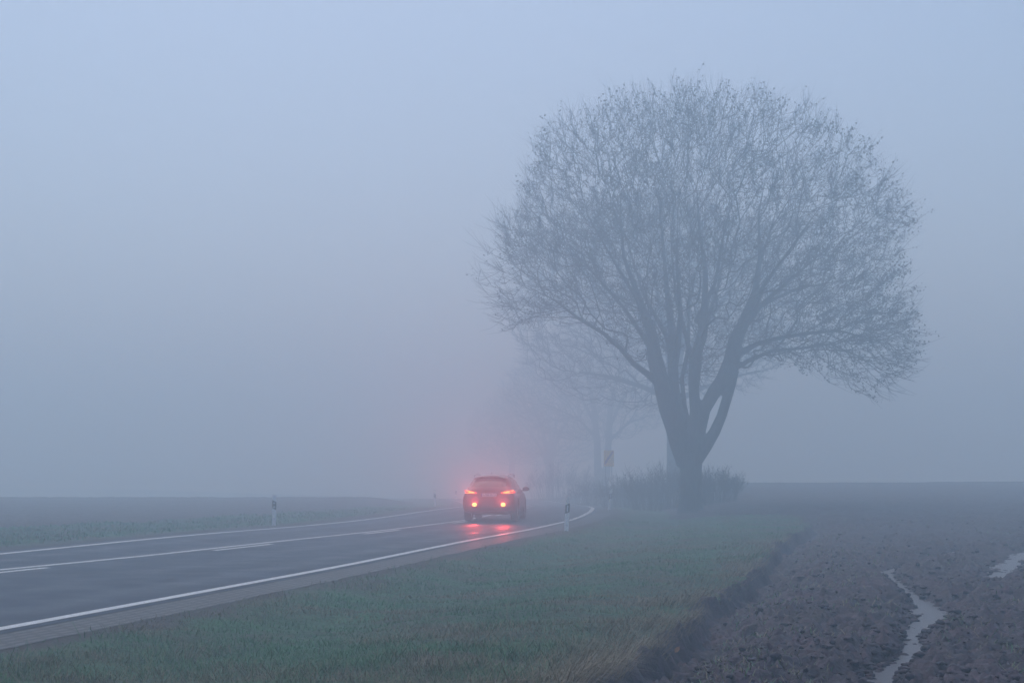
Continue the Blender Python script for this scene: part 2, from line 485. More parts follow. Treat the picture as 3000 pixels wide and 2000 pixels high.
# ------------------------------------------------------------------ loose clods, straw and grass
rng = np.random.default_rng(7)
def zat(x, y): return zfull(np.asarray(x, float), np.asarray(y, float))
def clods():
    N = 9000
    u = rng.random(N); y = 9.5 * (46 / 9.5) ** u
    x = rng.uniform(-.02, .47, N) * (y + 5)
    z, s = zat(x, y); t = TT(x, y)
    k = (s > .6) & (t > 0) & (t - field_edge(y) > .2)
    x, y, z = x[k], y[k], z[k]
    # crumbled earth along the margins of the water-filled ruts
    ex = [];
    for dense in rut_w:
        for (a_, b_, w) in dense:
            m_ = 16; sg = rng.choice([-1, 1], m_)
            ex.append(np.stack([a_ + sg * w * rng.uniform(.35, 1.15, m_), b_ + rng.normal(0, .12, m_)], 1))
    ex = np.concatenate(ex); ez, _ = zat(ex[:, 0], ex[:, 1]); n_ex = len(ex)
    x = np.concatenate([x, ex[:, 0]]); y = np.concatenate([y, ex[:, 1]]); z = np.concatenate([z, ez])
    bm = bmesh.new(); bmesh.ops.create_icosphere(bm, subdivisions=2, radius=1)
    bv = np.array([v.co[:] for v in bm.verts]); bf = np.array([[v.index for v in f.verts] for f in bm.faces]); bm.free()
    n = len(x); nv = len(bv)
    r = .010 + .034 * rng.random(n) ** 3.5
    P = np.repeat(bv[None], n, 0)
    ph = rng.random((n, 1, 3)) * 6.28
    P = P * (1 + .28 * np.sin(P[:, :, [1, 2, 0]] * 4.3 + ph) + .16 * np.sin(P * 9 + ph * 2))
    sc = np.stack([rng.uniform(.8, 1.8, n), rng.uniform(.8, 1.6, n), rng.uniform(.45, .9, n)], 1)[:, None] * r[:, None, None]
    P = P * sc
    a = rng.random(n) * 6.28; ca, sa = np.cos(a)[:, None], np.sin(a)[:, None]
    P = np.stack([P[:, :, 0] * ca - P[:, :, 1] * sa, P[:, :, 0] * sa + P[:, :, 1] * ca, P[:, :, 2]], -1)
    P += np.stack([x, y, z + r * .2], 1)[:, None]
    f = (bf[None] + np.arange(n)[:, None, None] * nv).reshape(-1, 3)
    tag(mk('soil_clods', P.reshape(-1, 3), f, M_SOIL, smooth=True), kind='stuff', label='dark wet clods of earth strewn over the ploughed field')
clods()

def blade_mat(name):
    m, nt, p = nodes(name); L = nt.links
    a = nt.nodes.new('ShaderNodeAttribute'); a.attribute_name = 'tone'
    cr = nt.nodes.new('ShaderNodeValToRGB'); e = cr.color_ramp.elements
    e[0].position = 0; e[0].color = (.028, .175, .060, 1)
    e[1].position = 1; e[1].color = (.22, .175, .105, 1)
    for pos, c in ((.35, (.052, .190, .066)), (.6, (.095, .150, .058)), (.8, (.165, .130, .068))):
        x = e.new(pos); x.color = (*c, 1)
    L.new(a.outputs['Fac'], cr.inputs[0]); L.new(cr.outputs[0], p.inputs['Base Color'])
    p.inputs['Roughness'].default_value = .6
    return m
M_BLADE = blade_mat('grass_blade')
def blades(name, x, y, z, h, w, tone, lean, label, seedang=None, straw=False):
    n = len(x)
    a = rng.random(n) * 6.28 if seedang is None else seedang
    fa = rng.random(n) * 6.28
    dx, dy = np.cos(a), np.sin(a); wx, wy = np.cos(fa) * w, np.sin(fa) * w
    l = lean * h
    b = np.stack([x, y, z - .01], 1)
    W = np.stack([wx, wy, np.zeros(n)], 1)
    mid = b + np.stack([dx * l * .35, dy * l * .35, h * .6], 1)
    tip = b + np.stack([dx * l, dy * l, h * (1 - .35 * np.clip(lean, 0, 1.4))], 1)
    P = np.stack([b - W, b + W, mid + W * .7, mid - W * .7, tip], 1).reshape(-1, 3)
    k = np.arange(n)[:, None] * 5
    f1 = k + np.array([0, 1, 2]); f2 = k + np.array([0, 2, 3]); f3 = k + np.array([3, 2, 4])
    tag(mk(name, P, np.concatenate([f1, f2, f3]), M_BLADE, attrs={'tone': np.repeat(tone, 5)}), kind='stuff', label=label)

def verge_grass():
    N = 560000
    y = 6.5 * (52 / 6.5) ** rng.random(N)
    r = rng.uniform(-.62, .36, N); x = r * (y + 5)
    t = TT(x, y)
    z, s = zat(x, y)
    te = field_edge(y)
    pn = fbm(x * .8, y * .8, 91, 5)
    keep = ((s < .5) | ((t < te) & (t > te - .2) & (y < 45))) & (t < te + .02) & (t > 4.55) & (rng.random(N) < ss(4.6, 5.7, t + (pn - .5) * 1.5) * .97 + .02)
    x, y, t, z, pn, te = [q[keep] for q in (x, y, t, z, pn, te)]
    n = len(x)
    edge = np.exp(-((t - te + .15) / .55) ** 2)
    lush = ss(.42, .62, fbm(x * .33, y * .33, 131, 3)) * .6 + ss(24, 40, y) * .5 * ss(6.5, 9, t)
    h = (.03 + .06 * rng.random(n) ** 1.5) * (.25 + 1.75 * fbm(x * 2.2, y * 2.2, 101, 4) ** 1.3 * 1.1) * (1 + .9 * edge) * (1 + .9 * ss(17, 9, y))
    tall = rng.random(n) < .02; h = np.where(tall, h * 2.0, h)
    tone = np.clip(.58 + (pn - .5) * 2.6 + .22 * ss(15, 9.5, y) + rng.normal(0, .17, n) - .32 * lush + edge * .34 + tall * .12, 0, 1)
    w = .0011 + .00007 * y * (1 + rng.random(n))
    lean = rng.uniform(.3, 2.0, n) + edge * .3
    ang = np.where(rng.random(n) < edge * .7, rng.normal(-.2, .5, n), rng.random(n) * 6.28)
    blades('verge_grass', x, y, z, h, w, tone, lean, 'short green and brown grass on the verge beside the road', ang)
    # far side of the road
    N = 60000
    y = 20 * (72 / 20) ** rng.random(N); x = rng.uniform(-.62, 0, N) * (y + 4); t = TT(x, y); z, s = zat(x, y)
    k = (s < .5) & (t < -4.9) & (rng.random(N) < ss(4.8, 6.4, -t)); x, y, z, t = x[k], y[k], z[k], t[k]; n = len(x)
    blades('verge_grass', x, y, z, .06 + .07 * rng.random(n), .003 + .0003 * y, np.clip(.42 + (fbm(x * .6, y * .6, 7, 3) - .5) * 1.2 + rng.normal(0, .12, n), 0, 1), rng.uniform(.2, 1.1, n), 'green grass strip across the road')
verge_grass()
def weeds():
    N = 34000
    y = 9.5 * (48 / 9.5) ** rng.random(N); x = rng.uniform(0, .42, N) * (y + 5); t = TT(x, y)
    z, s = zat(x, y); pn = fbm(x * 1.1, y * 1.1, 201, 4); d = t - field_edge(y)
    k = (s > .6) & (d > .3) & (pn + .20 * np.exp(-(d / 1.8) ** 2) > .645) & (rut(x, y) < .2); x, y, z, d = x[k], y[k], z[k], d[k]; n = len(x)
    blades('field_weeds', x, y, z, .03 + .08 * rng.random(n), .003 + .0002 * y, np.clip(rng.normal(.68, .22, n), 0, 1), rng.uniform(.4, 2.0, n), 'sparse weeds and straw lying on the brown soil')
    # pale straw stalks
    N = 420
    y = 9.5 * (34 / 9.5) ** rng.random(N); x = rng.uniform(0, .42, N) * (y + 5); d = TT(x, y) - field_edge(y); z, s = zat(x, y)
    k = (s > .6) & (d > .2) & (d < 4.5) & (rut(x, y) < .3); x, y, z = x[k], y[k], z[k]; n = len(x)
    blades('straw_stalks', x, y, z + .02, .02 + .04 * rng.random(n), .0022 + .0002 * y, np.full(n, .93), rng.uniform(3, 8, n), 'pale dry stalks lying on the soil near the grass edge')
weeds()

# small orange-brown leaf on the soil
x, y, z = G(1983, 1948)
b = MB(); b.add([(-.05, 0, 0), (-.02, .03, .012), (.03, .035, .02), (.075, .0, .03), (.03, -.03, .02), (-.02, -.03, .005)], [(0, 1, 2, 3, 4, 5)])
lf = b.build('fallen_leaf', mat('dry_leaf', (.33, .14, .06), .6)); z, _ = zat(np.array([x]), np.array([y])); lf.location = (x, y, float(z[0]) + .05); lf.rotation_euler = (.5, -.5, .8); lf.scale = (.65, .65, .65)
tag(lf, 'small orange brown dry leaf lying on the soil beside the grass edge', 'leaf')

# ------------------------------------------------------------------ trees
def bark_mat():
    m, nt, p = nodes('bark'); L = nt.links
    tc = nt.nodes.new('ShaderNodeTexCoord'); mp = nt.nodes.new('ShaderNodeMapping'); mp.inputs['Scale'].default_value = (5, 5, .9)
    L.new(tc.outputs['Object'], mp.inputs['Vector'])
    n = nt.nodes.new('ShaderNodeTexNoise'); n.inputs['Scale'].default_value = 3; n.inputs['Detail'].default_value = 8
    L.new(mp.outputs[0], n.inputs['Vector'])
    cr = nt.nodes.new('ShaderNodeValToRGB'); cr.color_ramp.elements[0].position = .35; cr.color_ramp.elements[0].color = (.022, .020, .018, 1)
    cr.color_ramp.elements[1].position = .7; cr.color_ramp.elements[1].color = (.075, .070, .058, 1)
    L.new(n.outputs[0], cr.inputs[0]); L.new(cr.outputs[0], p.inputs['Base Color'])
    b = nt.nodes.new('ShaderNodeBump'); b.inputs['Strength'].default_value = .8; b.inputs['Distance'].default_value = .06
    L.new(n.outputs[0], b.inputs['Height']); L.new(b.outputs[0], p.inputs['Normal']); p.inputs['Roughness'].default_value = .9
    return m
M_BARK = bark_mat()
M_TWIG = mat('twig', (.040, .033, .028), .85)
M_LEAF = mat('withered_leaf', (.055, .042, .026), .75, var=.4, scale=1.5)

def grow(limbs, inside, extent, n, bf, seed, min_d=.0):
    """limbs: polylines [(pts, radii, parent_limb or -1)] ; returns node arrays. Greedy minimum-wiring growth."""
    rg = np.random.default_rng(seed)
    pos = []; par = []; plen = []; fixed = []
    limb_nodes = []
    for (pts, rad, pl) in limbs:
        P = [Vector(p) for p in pts]
        ids = []
        prev = -1
        if pl >= 0:
            prev = min(limb_nodes[pl], key=lambda i: (Vector(pos[i]) - P[0]).length)
        for i in range(len(P)):
            segs = 1 if i == 0 else max(1, int((P[i] - P[i - 1]).length / .35))
            for k in range(1, segs + 1):
                q = P[i] if i == 0 else P[i - 1].lerp(P[i], k / segs)
                r = rad[i] if i == 0 else rad[i - 1] + (rad[i] - rad[i - 1]) * k / segs
                par.append(prev); pos.append(tuple(q)); fixed.append(r)
                plen.append(0 if prev < 0 else plen[prev] + (Vector(pos[prev]) - q).length)
                prev = len(pos) - 1; ids.append(prev)
        limb_nodes.append(ids)
    n0 = len(pos)
    pts = []
    while len(pts) < n:
        c = rg.uniform(extent[0], extent[1], (n * 2, 3))
        ok = inside(c, rg)
        pts += list(c[ok])
    pts = np.array(pts[:n])
    root = np.array(limbs[0][0][-1])
    order = np.argsort(np.linalg.norm(pts - root, axis=1)); pts = pts[order]
    N = n0 + n
    POS = np.zeros((N, 3)); POS[:n0] = pos; PL = np.zeros(N); PL[:n0] = plen
    PAR = np.full(N, -1); PAR[:n0] = par; CH = np.zeros(N)
    elig = np.zeros(N, bool)
    for i in range(n0): elig[i] = (fixed[i] < .27 and POS[i, 2] > 6.3) or (fixed[i] < .125 and POS[i, 2] > 5.6)
    DIR = np.zeros((N, 3))
    for i in range(n0):
        if PAR[i] >= 0:
            d = POS[i] - POS[PAR[i]]; DIR[i] = d / (np.linalg.norm(d) + 1e-9)
    m = n0
    for p in pts:
        d = p - POS[:m]; L = np.linalg.norm(d, axis=1) + 1e-6
        cosang = (d * DIR[:m]).sum(1) / L
        cost = L * (1 + .55 * (1 - cosang)) + bf * PL[:m] + .35 * CH[:m]
        cost = np.where(elig[:m], cost, 1e9)
        j = int(np.argmin(cost))
        POS[m] = p; PAR[m] = j; PL[m] = PL[j] + L[j]; DIR[m] = d[j] / L[j]; CH[j] += 1; elig[m] = True
        # keep direction partly from the parent so that branches sweep
        DIR[m] = DIR[m] * .75 + DIR[j] * .25
        m += 1
    kids = [[] for _ in range(N)]
    for i in range(N):
        if PAR[i] >= 0: kids[PAR[i]].append(i)
    tips = np.zeros(N)
    for i in range(N - 1, -1, -1):
        if not kids[i]: tips[i] = 1
        if PAR[i] >= 0: tips[PAR[i]] += tips[i]
    return dict(pos=POS, par=PAR, dir=DIR, tips=tips, n0=n0, kids=kids, fixed=fixed)

def tubes_np(A, r, n=5):
    """A (m,k,3) polylines, r (m,k) radii -> verts, quads"""
    m, k, _ = A.shape
    T_ = np.zeros_like(A); T_[:, 1:-1] = A[:, 2:] - A[:, :-2]; T_[:, 0] = A[:, 1] - A[:, 0]; T_[:, -1] = A[:, -1] - A[:, -2]
    T_ /= np.linalg.norm(T_, axis=2, keepdims=True) + 1e-9
    up = np.where(np.abs(T_[:, :1, 2:3]) > .9, np.array([1., 0, 0]), np.array([0, 0, 1.]))
    B = np.cross(T_, np.broadcast_to(up, T_.shape)); B /= np.linalg.norm(B, axis=2, keepdims=True) + 1e-9
    C = np.cross(T_, B)
    a = np.arange(n) * 2 * math.pi / n
    V_ = A[:, :, None] + (B[:, :, None] * np.cos(a)[:, None] + C[:, :, None] * np.sin(a)[:, None]) * r[:, :, None, None]
    idx = np.arange(m * k * n).reshape(m, k, n)
    nx = np.roll(idx, -1, 2)
    q = np.stack([idx[:, :-1], nx[:, :-1], nx[:, 1:], idx[:, 1:]], -1).reshape(-1, 4)
    return V_.reshape(-1, 3), q

def tree(name, label, root, limbs, inside, extent, n, seed, bf=.32, rtip=.010, twigs=3, leafn=2, leaf_size=.045, vox=.07, group=None, leafbias=None, twig_l=(.35, .9)):
    t = thing(name, label, 'tree', root, 0, group)
    g = grow(limbs, inside, extent, n, bf, seed)
    rg = np.random.default_rng(seed + 1)
    # trunk and main limbs fused into one skin
    mb = MB()
    for pts, rad, pl in limbs: mb.tube(pts, rad, 14)
    ob = mb.build('trunk', M_BARK, t)
    md = ob.modifiers.new('r', 'REMESH'); md.mode = 'VOXEL'; md.voxel_size = vox; md.use_smooth_shade = True
    sm = ob.modifiers.new('s', 'SMOOTH'); sm.iterations = 3; sm.factor = .5
    dg = bpy.context.evaluated_depsgraph_get(); me = bpy.data.meshes.new_from_object(ob.evaluated_get(dg)); ob.modifiers.clear(); ob.data = me
    me.materials.clear(); me.materials.append(M_BARK)
    n0 = g['n0']; POS, PAR, DIR = g['pos'], g['par'], g['dir']
    rad = rtip * g['tips'] ** .44
    fx = np.array(g['fixed']); 
    I = np.arange(n0, len(POS)); J = PAR[I]
    p0 = POS[J]; p1 = POS[I]; L = np.linalg.norm(p1 - p0, axis=1, keepdims=True)
    # tangents: leave along the parent's direction, arrive curving slightly upward
    d0 = DIR[J]; ch = (p1 - p0) / L
    T0 = (d0 * .52 + ch * .6) * L; T1 = (ch + rg.normal(0, .045, ch.shape)) * L
    T1[:, 2] += .10 * L[:, 0]
    s = np.linspace(0, 1, 6)[None, :, None]
    H = (2 * s ** 3 - 3 * s ** 2 + 1) * p0[:, None] + (s ** 3 - 2 * s ** 2 + s) * T0[:, None] + (-2 * s ** 3 + 3 * s ** 2) * p1[:, None] + (s ** 3 - s ** 2) * T1[:, None]
    r1 = rad[I]; r0 = np.minimum(np.maximum(rad[I], rad[J] * .55), rad[I] * 1.35)
    RR = r0[:, None] * (1 - s[:, :, 0]) + r1[:, None] * s[:, :, 0]
    v, q = tubes_np(H, RR, 5)
    mk('branches', v, q, M_TWIG, t, smooth=True)
    # fine twigs along the outer branches
    k = g['tips'][I] <= 6
    II = I[k]; H2 = H[k]
    reps = twigs
    src = np.repeat(np.arange(len(II)), reps)
    m_ = len(src)
    sp = rg.integers(2, 6, m_); base = H2[src, sp]
    dirp = DIR[II][src]
    cen = np.array([0, 0, extent[0][2] + .35 * (extent[1][2] - extent[0][2])])
    out = base - cen; out /= np.linalg.norm(out, axis=1, keepdims=True)
    d = dirp * .8 + out * .45 + rg.normal(0, .24, (m_, 3)); d[:, 2] += .28
    d /= np.linalg.norm(d, axis=1, keepdims=True)
    ln = rg.uniform(twig_l[0], twig_l[1], m_)[:, None] * (.6 + .4 * rg.random(m_))[:, None]
    bend = rg.normal(0, .10, (m_, 3))
    A = np.stack([base, base + d * ln * .5 + bend * ln, base + d * ln + bend * ln * 1.2 + np.array([0, 0, .06]) * ln], 1)
    v, q = tubes_np(A, np.array([[.007, .0055, .003]]) * np.ones((m_, 1)), 3)
    mk('twigs', v, q, M_TWIG, t)
    # withered leaves and seed bunches hanging in clumps
    if leafn:
        tipp = A[:, 2]
        cl = fbm(tipp[:, 0] * .55 + tipp[:, 1] * .3, tipp[:, 2] * .55 + tipp[:, 1] * .35, seed + 5, 3)
        prob = ss(.45, .54, cl)
        if leafbias is not None: prob = prob * leafbias(tipp)
        kk = rg.random(m_) < prob
        B_ = A[kk]; nl = len(B_) * leafn
        sel = np.repeat(np.arange(len(B_)), leafn)
        f = rg.random(nl)[:, None]
        c = B_[sel, 1] * (1 - f) + B_[sel, 2] * f + rg.normal(0, .07, (nl, 3)); c[:, 2] -= .05 * rg.random(nl)
        s_ = leaf_size * rg.uniform(.45, 1.3, nl)[:, None]
        a1 = rg.normal(0, 1, (nl, 3)); a1 /= np.linalg.norm(a1, axis=1, keepdims=True)
        a2 = np.cross(a1, rg.normal(0, 1, (nl, 3))); a2 /= np.linalg.norm(a2, axis=1, keepdims=True)
        P = np.stack([c - a1 * s_, c + a2 * s_ * .7 , c + a1 * s_, c - a2 * s_ * .55], 1).reshape(-1, 3)
        fq = np.arange(nl * 4).reshape(-1, 4)
        mk('leaves', P, fq, M_LEAF, t)
    return t

# --- the big tree: outline given in metres around its base
TD = 61.0
base = at(1585 * D2P, 1178 * D2P, TD)
base.z = float(zb(base.x, base.y)) - .1
def loc(u, v, dy=0.0):     # photo position (2352-wide view) -> tree-local point, dy metres behind the trunk plane
    p = at(u * D2P, v * D2P, TD + dy); return (p.x - base.x, dy, p.z - base.z)
outline = [(1170, 765), (1105, 705), (1072, 660), (1095, 575), (1130, 500), (1190, 470), (1190, 385), (1235, 290), (1300, 235), (1400, 220), (1500, 205), (1560, 190), (1640, 197), (1750, 212), (1850, 240), (1930, 290), (2010, 355), (2068, 430), (2104, 530), (2085, 600), (2085, 665), (2112, 770), (2092, 870), (2050, 915), (1975, 880), (1900, 815), (1850, 840), (1780, 815), (1700, 850), (1640, 890), (1600, 880), (1560, 860), (1520, 870), (1460, 830), (1380, 775), (1300, 735), (1230, 730)]
OL = np.array([loc(u, v)[0::2] for u, v in outline])
def poly_in(P, xz):
    x, z = xz[:, 0], xz[:, 1]; ins = np.zeros(len(x), bool)
    n = len(P)
    for i in range(n):
        x1, z1 = P[i]; x2, z2 = P[(i + 1) % n]
        c = ((z1 > z) != (z2 > z)) & (x < (x2 - x1) * (z - z1) / (z2 - z1 + 1e-12) + x1)
        ins ^= c
    return ins
OC = np.array([.4, 10.3])
OL = OC + (OL - OC) * np.where(OL[:, 1:2] > OC[1], np.array([[.975, .955]]), np.array([[.98, 1.02]]))
def inside_main(c, rg):
    s = c[:, [0, 2]]
    dep = np.abs(c[:, 1]) / 8.2
    # shrink the outline towards its centre as depth grows
    k = np.sqrt(np.clip(1 - dep ** 2, 0.02, 1))
    q = (s - OC) / k[:, None] + OC
    ok = poly_in(OL, q) & (dep < 1)
    # sparser inside, denser in the outer shell
    rel = np.sqrt(((s[:, 0] - .4) / 9.5) ** 2 + ((s[:, 1] - 9.5) / 8.5) ** 2 + dep ** 2)
    # long inner gaps between limbs
    cl = fbm(c[:, 0] * .5 + c[:, 1] * .35 + 30, c[:, 2] * .5 - c[:, 1] * .3 + 30, 77, 3)
    return ok & (rg.random(len(c)) < .22 + .95 * rel ** 1.8) & ((rel < .72) | (cl > .44 + .12 * (rel - .72)))
lm = []
def limb(pts, rad, parent):
    q = [loc(*p) for p in pts]; g = random.Random(len(lm))
    q2 = [(a + g.uniform(-.22, .22) * min(1, max(0, c - 6.5)), b + g.uniform(-.2, .2) * min(1, max(0, c - 6.5)), c) for a, b, c in q]
    lm.append((q2, [r * max(.45, min(1, 1 - (c - 6.5) * .085)) for r, (a, b, c) in zip(rad, q)], parent))
limb([(1587, 1195, 0), (1587, 1165, 0), (1587, 1120, 0), (1587, 1080, 0), (1586, 1045, 0)], [.70, .54, .49, .47, .50], -1)             # 0 trunk
limb([(1578, 1065, 0), (1562, 1020, -.1), (1549, 980, -.2), (1534, 940, -.2), (1521, 886, -.3), (1504, 826, -.4), (1488, 760, -.5), (1468, 680, -.8), (1440, 590, -1.2), (1415, 500, -1.6), (1390, 400, -2.0)], [.44, .44, .40, .38, .36, .34, .26, .18, .13, .10, .06], 0)   # 1 left
limb([(1580, 1040, .1), (1566, 990, .2), (1555, 940, .3), (1547, 886, .6), (1545, 830, .8), (1542, 770, 1.0), (1535, 680, 1.4), (1520, 580, 1.8), (1505, 470, 2.2), (1490, 360, 2.6)], [.36, .30, .25, .24, .24, .22, .17, .14, .10, .05], 0)   # 2
limb([(1592, 1040, 0), (1598, 990, 0), (1597, 940, 0), (1593, 886, 0), (1596, 826, -.1), (1602, 766, -.2), (1612, 690, -.2), (1616, 620, -.2), (1606, 540, 0), (1600, 430, .2), (1602, 320, .2)], [.44, .32, .24, .23, .24, .25, .21, .17, .14, .09, .05], 0)   # 3 middle
limb([(1598, 1040, .1), (1606, 985, .1), (1618, 940, 0), (1640, 900, 0), (1661, 876, 0), (1680, 830, 0), (1696, 781, 0), (1718, 736, 0), (1728, 670, .2), (1738, 590, .4), (1747, 490, .6), (1760, 380, .6)], [.40, .30, .27, .30, .36, .36, .35, .29, .22, .17, .12, .06], 0)    # 4 right
limb([(1598, 1052, -.1), (1622, 1022, -.2), (1642, 990, -.25), (1657, 956, -.25), (1668, 920, -.2), (1678, 885, -.1), (1685, 850, 0)], [.36, .28, .24, .215, .215, .22, .24], 0)   # 5 outer right joins 4
limb([(1597, 890, .1), (1604, 840, 1.0), (1622, 780, 2.2), (1650, 660, 3.4), (1680, 520, 4.2)], [.18, .14, .14, .12, .06], 3)
limb([(1547, 850, .6), (1554, 800, -.8), (1562, 720, -2.2), (1565, 600, -3.4), (1570, 450, -4.2)], [.18, .15, .13, .10, .05], 2)
limb([(1585, 985, 0), (1573, 930, .5), (1566, 870, .8), (1572, 800, 1.4), (1580, 700, 2.2), (1585, 560, 2.6)], [.10, .09, .10, .10, .08, .05], 3)
# secondary limbs
limb([(1512, 880, -.3), (1486, 858, -.6), (1455, 835, -.9), (1420, 800, -1.1), (1385, 765, -1.3), (1335, 728, -1.5), (1270, 690, -1.7), (1200, 655, -1.8)], [.17, .14, .12, .11, .10, .085, .065, .04], 1)   # 8
limb([(1508, 820, -.4), (1470, 765, 0), (1425, 705, .5), (1370, 640, 1.0), (1310, 570, 1.3), (1250, 500, 1.5)], [.15, .13, .11, .09, .065, .04], 1)    # 9
limb([(1490, 760, -.5), (1455, 690, -1.4), (1410, 600, -2.3), (1360, 500, -3.0), (1320, 400, -3.4)], [.15, .13, .10, .075, .04], 1)
limb([(1550, 840, .8), (1525, 770, 1.8), (1490, 680, 2.8), (1450, 570, 3.6), (1410, 450, 4.2)], [.15, .13, .11, .08, .04], 2)
limb([(1597, 860, 0), (1575, 780, .2), (1560, 690, .2), (1550, 580, .3), (1545, 450, .3)], [.14, .12, .10, .08, .04], 3)
limb([(1608, 740, -.2), (1640, 650, -.8), (1665, 550, -1.2), (1680, 440, -1.6), (1690, 330, -1.8)], [.15, .12, .10, .07, .04], 3)
limb([(1708, 740, 0), (1745, 660, -.6), (1790, 590, -1.1), (1850, 510, -1.6), (1910, 430, -2)], [.17, .14, .12, .085, .04], 4)
limb([(1700, 770, 0), (1750, 700, .7), (1820, 640, 1.4), (1900, 575, 1.9), (1980, 510, 2.2)], [.17, .14, .11, .08, .04], 4)
limb([(1690, 815, 0), (1730, 790, -.7), (1790, 775, -1.3), (1860, 765, -1.7), (1940, 760, -2.0), (2020, 785, -2.1)], [.16, .12, .10, .085, .065, .035], 4)
limb([(1680, 850, 0), (1720, 828, .2), (1775, 805, .4), (1840, 800, .5), (1910, 790, .6), (1975, 820, .7), (2025, 860, .7)], [.13, .10, .09, .075, .06, .045, .03], 4)
limb([(1715, 720, .1), (1770, 690, 1.5), (1840, 660, 2.7), (1910, 650, 3.6), (1990, 640, 4.0)], [.15, .12, .10, .07, .035], 4)
limb([(1722, 680, .2), (1745, 590, 1.5), (1790, 480, 2.6), (1835, 370, 3.4)], [.15, .12, .09, .04], 4)

def lb_main(p):
    # more leaves low and at the rim, few at the very top twigs
    rel = np.sqrt(((p[:, 0] - .4) / 10) ** 2 + ((p[:, 2] - 9.5) / 9.) ** 2 + (p[:, 1] / 8.5) ** 2)
    return np.clip(.25 + rel, 0, 1) * (1 - .55 * ss(14.5, 18, p[:, 2])) * np.where(p[:, 0] > 3, 1.0, .85)
ext = (np.array([-10.5, -8.2, 4.0]), np.array([10.8, 8.2, 18.8]))
tree('broadleaf_tree', 'largest tree, wide rounded crown, several limbs forking low above a thick trunk', base, lm, inside_main, ext, 7600, 3, bf=.5, leafbias=lb_main, leafn=4, twigs=3, twig_l=(.4, 1.2), leaf_size=.058, vox=.05, rtip=.0085)

# --- trees farther along the road, fading into the fog
def simple_limbs(seed, h, spread, trunk_r, fork, nl=7, lean=0.0):
    rg = random.Random(seed); L = []
    L.append(([(0, 0, -.3), (0, 0, .5), (lean * .3, 0, fork * .6), (lean, 0, fork)], [trunk_r * 1.4, trunk_r, trunk_r * .92, trunk_r * .95], -1))
    for i in range(nl):
        a = i * 2 * math.pi / nl + rg.uniform(-.3, .3); s = spread * rg.uniform(.3, .75); z0 = fork * rg.uniform(.8, 1.0)
        top = h * rg.uniform(.6, .85)
        pts = [(lean * .9, 0, z0)]
        rad = [trunk_r * .55]
        for k in range(1, 6):
            f = k / 5
            pts.append((lean + math.cos(a) * s * f ** 1.3 + rg.uniform(-.15, .15), math.sin(a) * s * f ** 1.3 + rg.uniform(-.15, .15), z0 + (top - z0) * f ** .9)); rad.append(trunk_r * .5 * (1 - f) + .04)
        L.append((pts, rad, 0))
    for i in range(4):
        a = [3.1, 2.6, 0.1, -.5][i] + rg.uniform(-.3, .3); s = spread * rg.uniform(.7, .9)
        z0 = fork * 1.0
        L.append(([(lean, 0, z0), (lean + math.cos(a) * s * .3, math.sin(a) * s * .3, z0 + 1.0), (lean + math.cos(a) * s * .65, math.sin(a) * s * .65, z0 + 1.8), (lean + math.cos(a) * s, math.sin(a) * s, z0 + 2.2)], [trunk_r * .4, .13, .09, .04], 0))
    return L
def ell(rx, ry, z0, z1, cx=0):
    cz = z0 + (z1 - z0) * .42
    def f(c, rg):
        zz = np.where(c[:, 2] > cz, (c[:, 2] - cz) / (z1 - cz), (cz - c[:, 2]) / (cz - z0))
        r = ((c[:, 0] - cx) / rx) ** 2 + (c[:, 1] / ry) ** 2 + zz ** 2
        return (r < 1) & (rg.random(len(c)) < .3 + .8 * r)
    return f
G_TREES = 'roadside trees standing in a row in the fog'
TL2 = 'second tree of the row, its trunk just left behind the largest trunk'
p2 = at(1979, 1470, 98); z2 = float(zb(p2.x, p2.y)) - .1
t2 = tree('broadleaf_tree', TL2, (p2.x, p2.y, z2), simple_limbs(5, 20, 9.5, .60, 6.0), ell(10.2, 8.5, 5.2, 20.5, -1.4), (np.array([-12, -8.5, 5.]), np.array([9.5, 8.5, 20.5])), 5200, 11, rtip=.012, leafn=1, twigs=3, twig_l=(.5, 1.2), vox=.09)
t2['group'] = G_TREES
p3 = at(1768, 1475, 146); z3 = float(zb(p3.x, p3.y)) - .1
l3 = simple_limbs(8, 17, 8.0, .55, 2.6, nl=6, lean=-.25)
l3 = l3[:1] + [([(-.2, 0, 1.2), (.32, 0, 2.6), (.5, 0, 5.5), (.7, .2, 9), (1.4, .4, 13)], [.5, .38, .36, .3, .1], 0), ([(-.3, 0, 1.6), (-.55, 0, 3), (-.6, 0, 6), (-.9, -.2, 9.5), (-1.8, -.4, 14)], [.5, .40, .36, .3, .1], 0)]
l3 += [([(-.6, 0, 6.5), (-2.5, .3, 8.6), (-5, .6, 9.8), (-7, .8, 9.9)], [.2, .13, .09, .04], 2), ([(.5, 0, 6.2), (2.6, -.3, 8.2), (5, -.5, 9), (7, -.6, 8.6)], [.2, .13, .09, .04], 1), ([(.6, 0, 7.5), (2, 2, 10.5), (3.5, 3.5, 13), (4.2, 4.5, 15)], [.2, .15, .1, .04], 1), ([(-.8, 0, 8), (-2.5, -2, 11), (-4, -3.5, 13.5)], [.2, .14, .05], 2)]
t3 = tree('broadleaf_tree', 'twin trunked faint tree standing behind the yellow sign', (p3.x, p3.y, z3), l3, ell(9.4, 7.5, 6.2, 18.5, -.8), (np.array([-11, -7.5, 6.]), np.array([9.5, 7.5, 18.5])), 3600, 21, rtip=.012, leafn=1, twigs=3, twig_l=(.5, 1.2), vox=.1)
t3['group'] = G_TREES
def copy_thing(o, locn, rz, sc, label):
    c = o.copy(); COL.objects.link(c); c.location = locn; c.rotation_euler = (0, 0, rz); c.scale = (sc, sc, sc); c['label'] = label
    for chd in o.children:
        d = chd.copy(); COL.objects.link(d); d.parent = c
    return c
p4 = at(1610, 1472, 178)
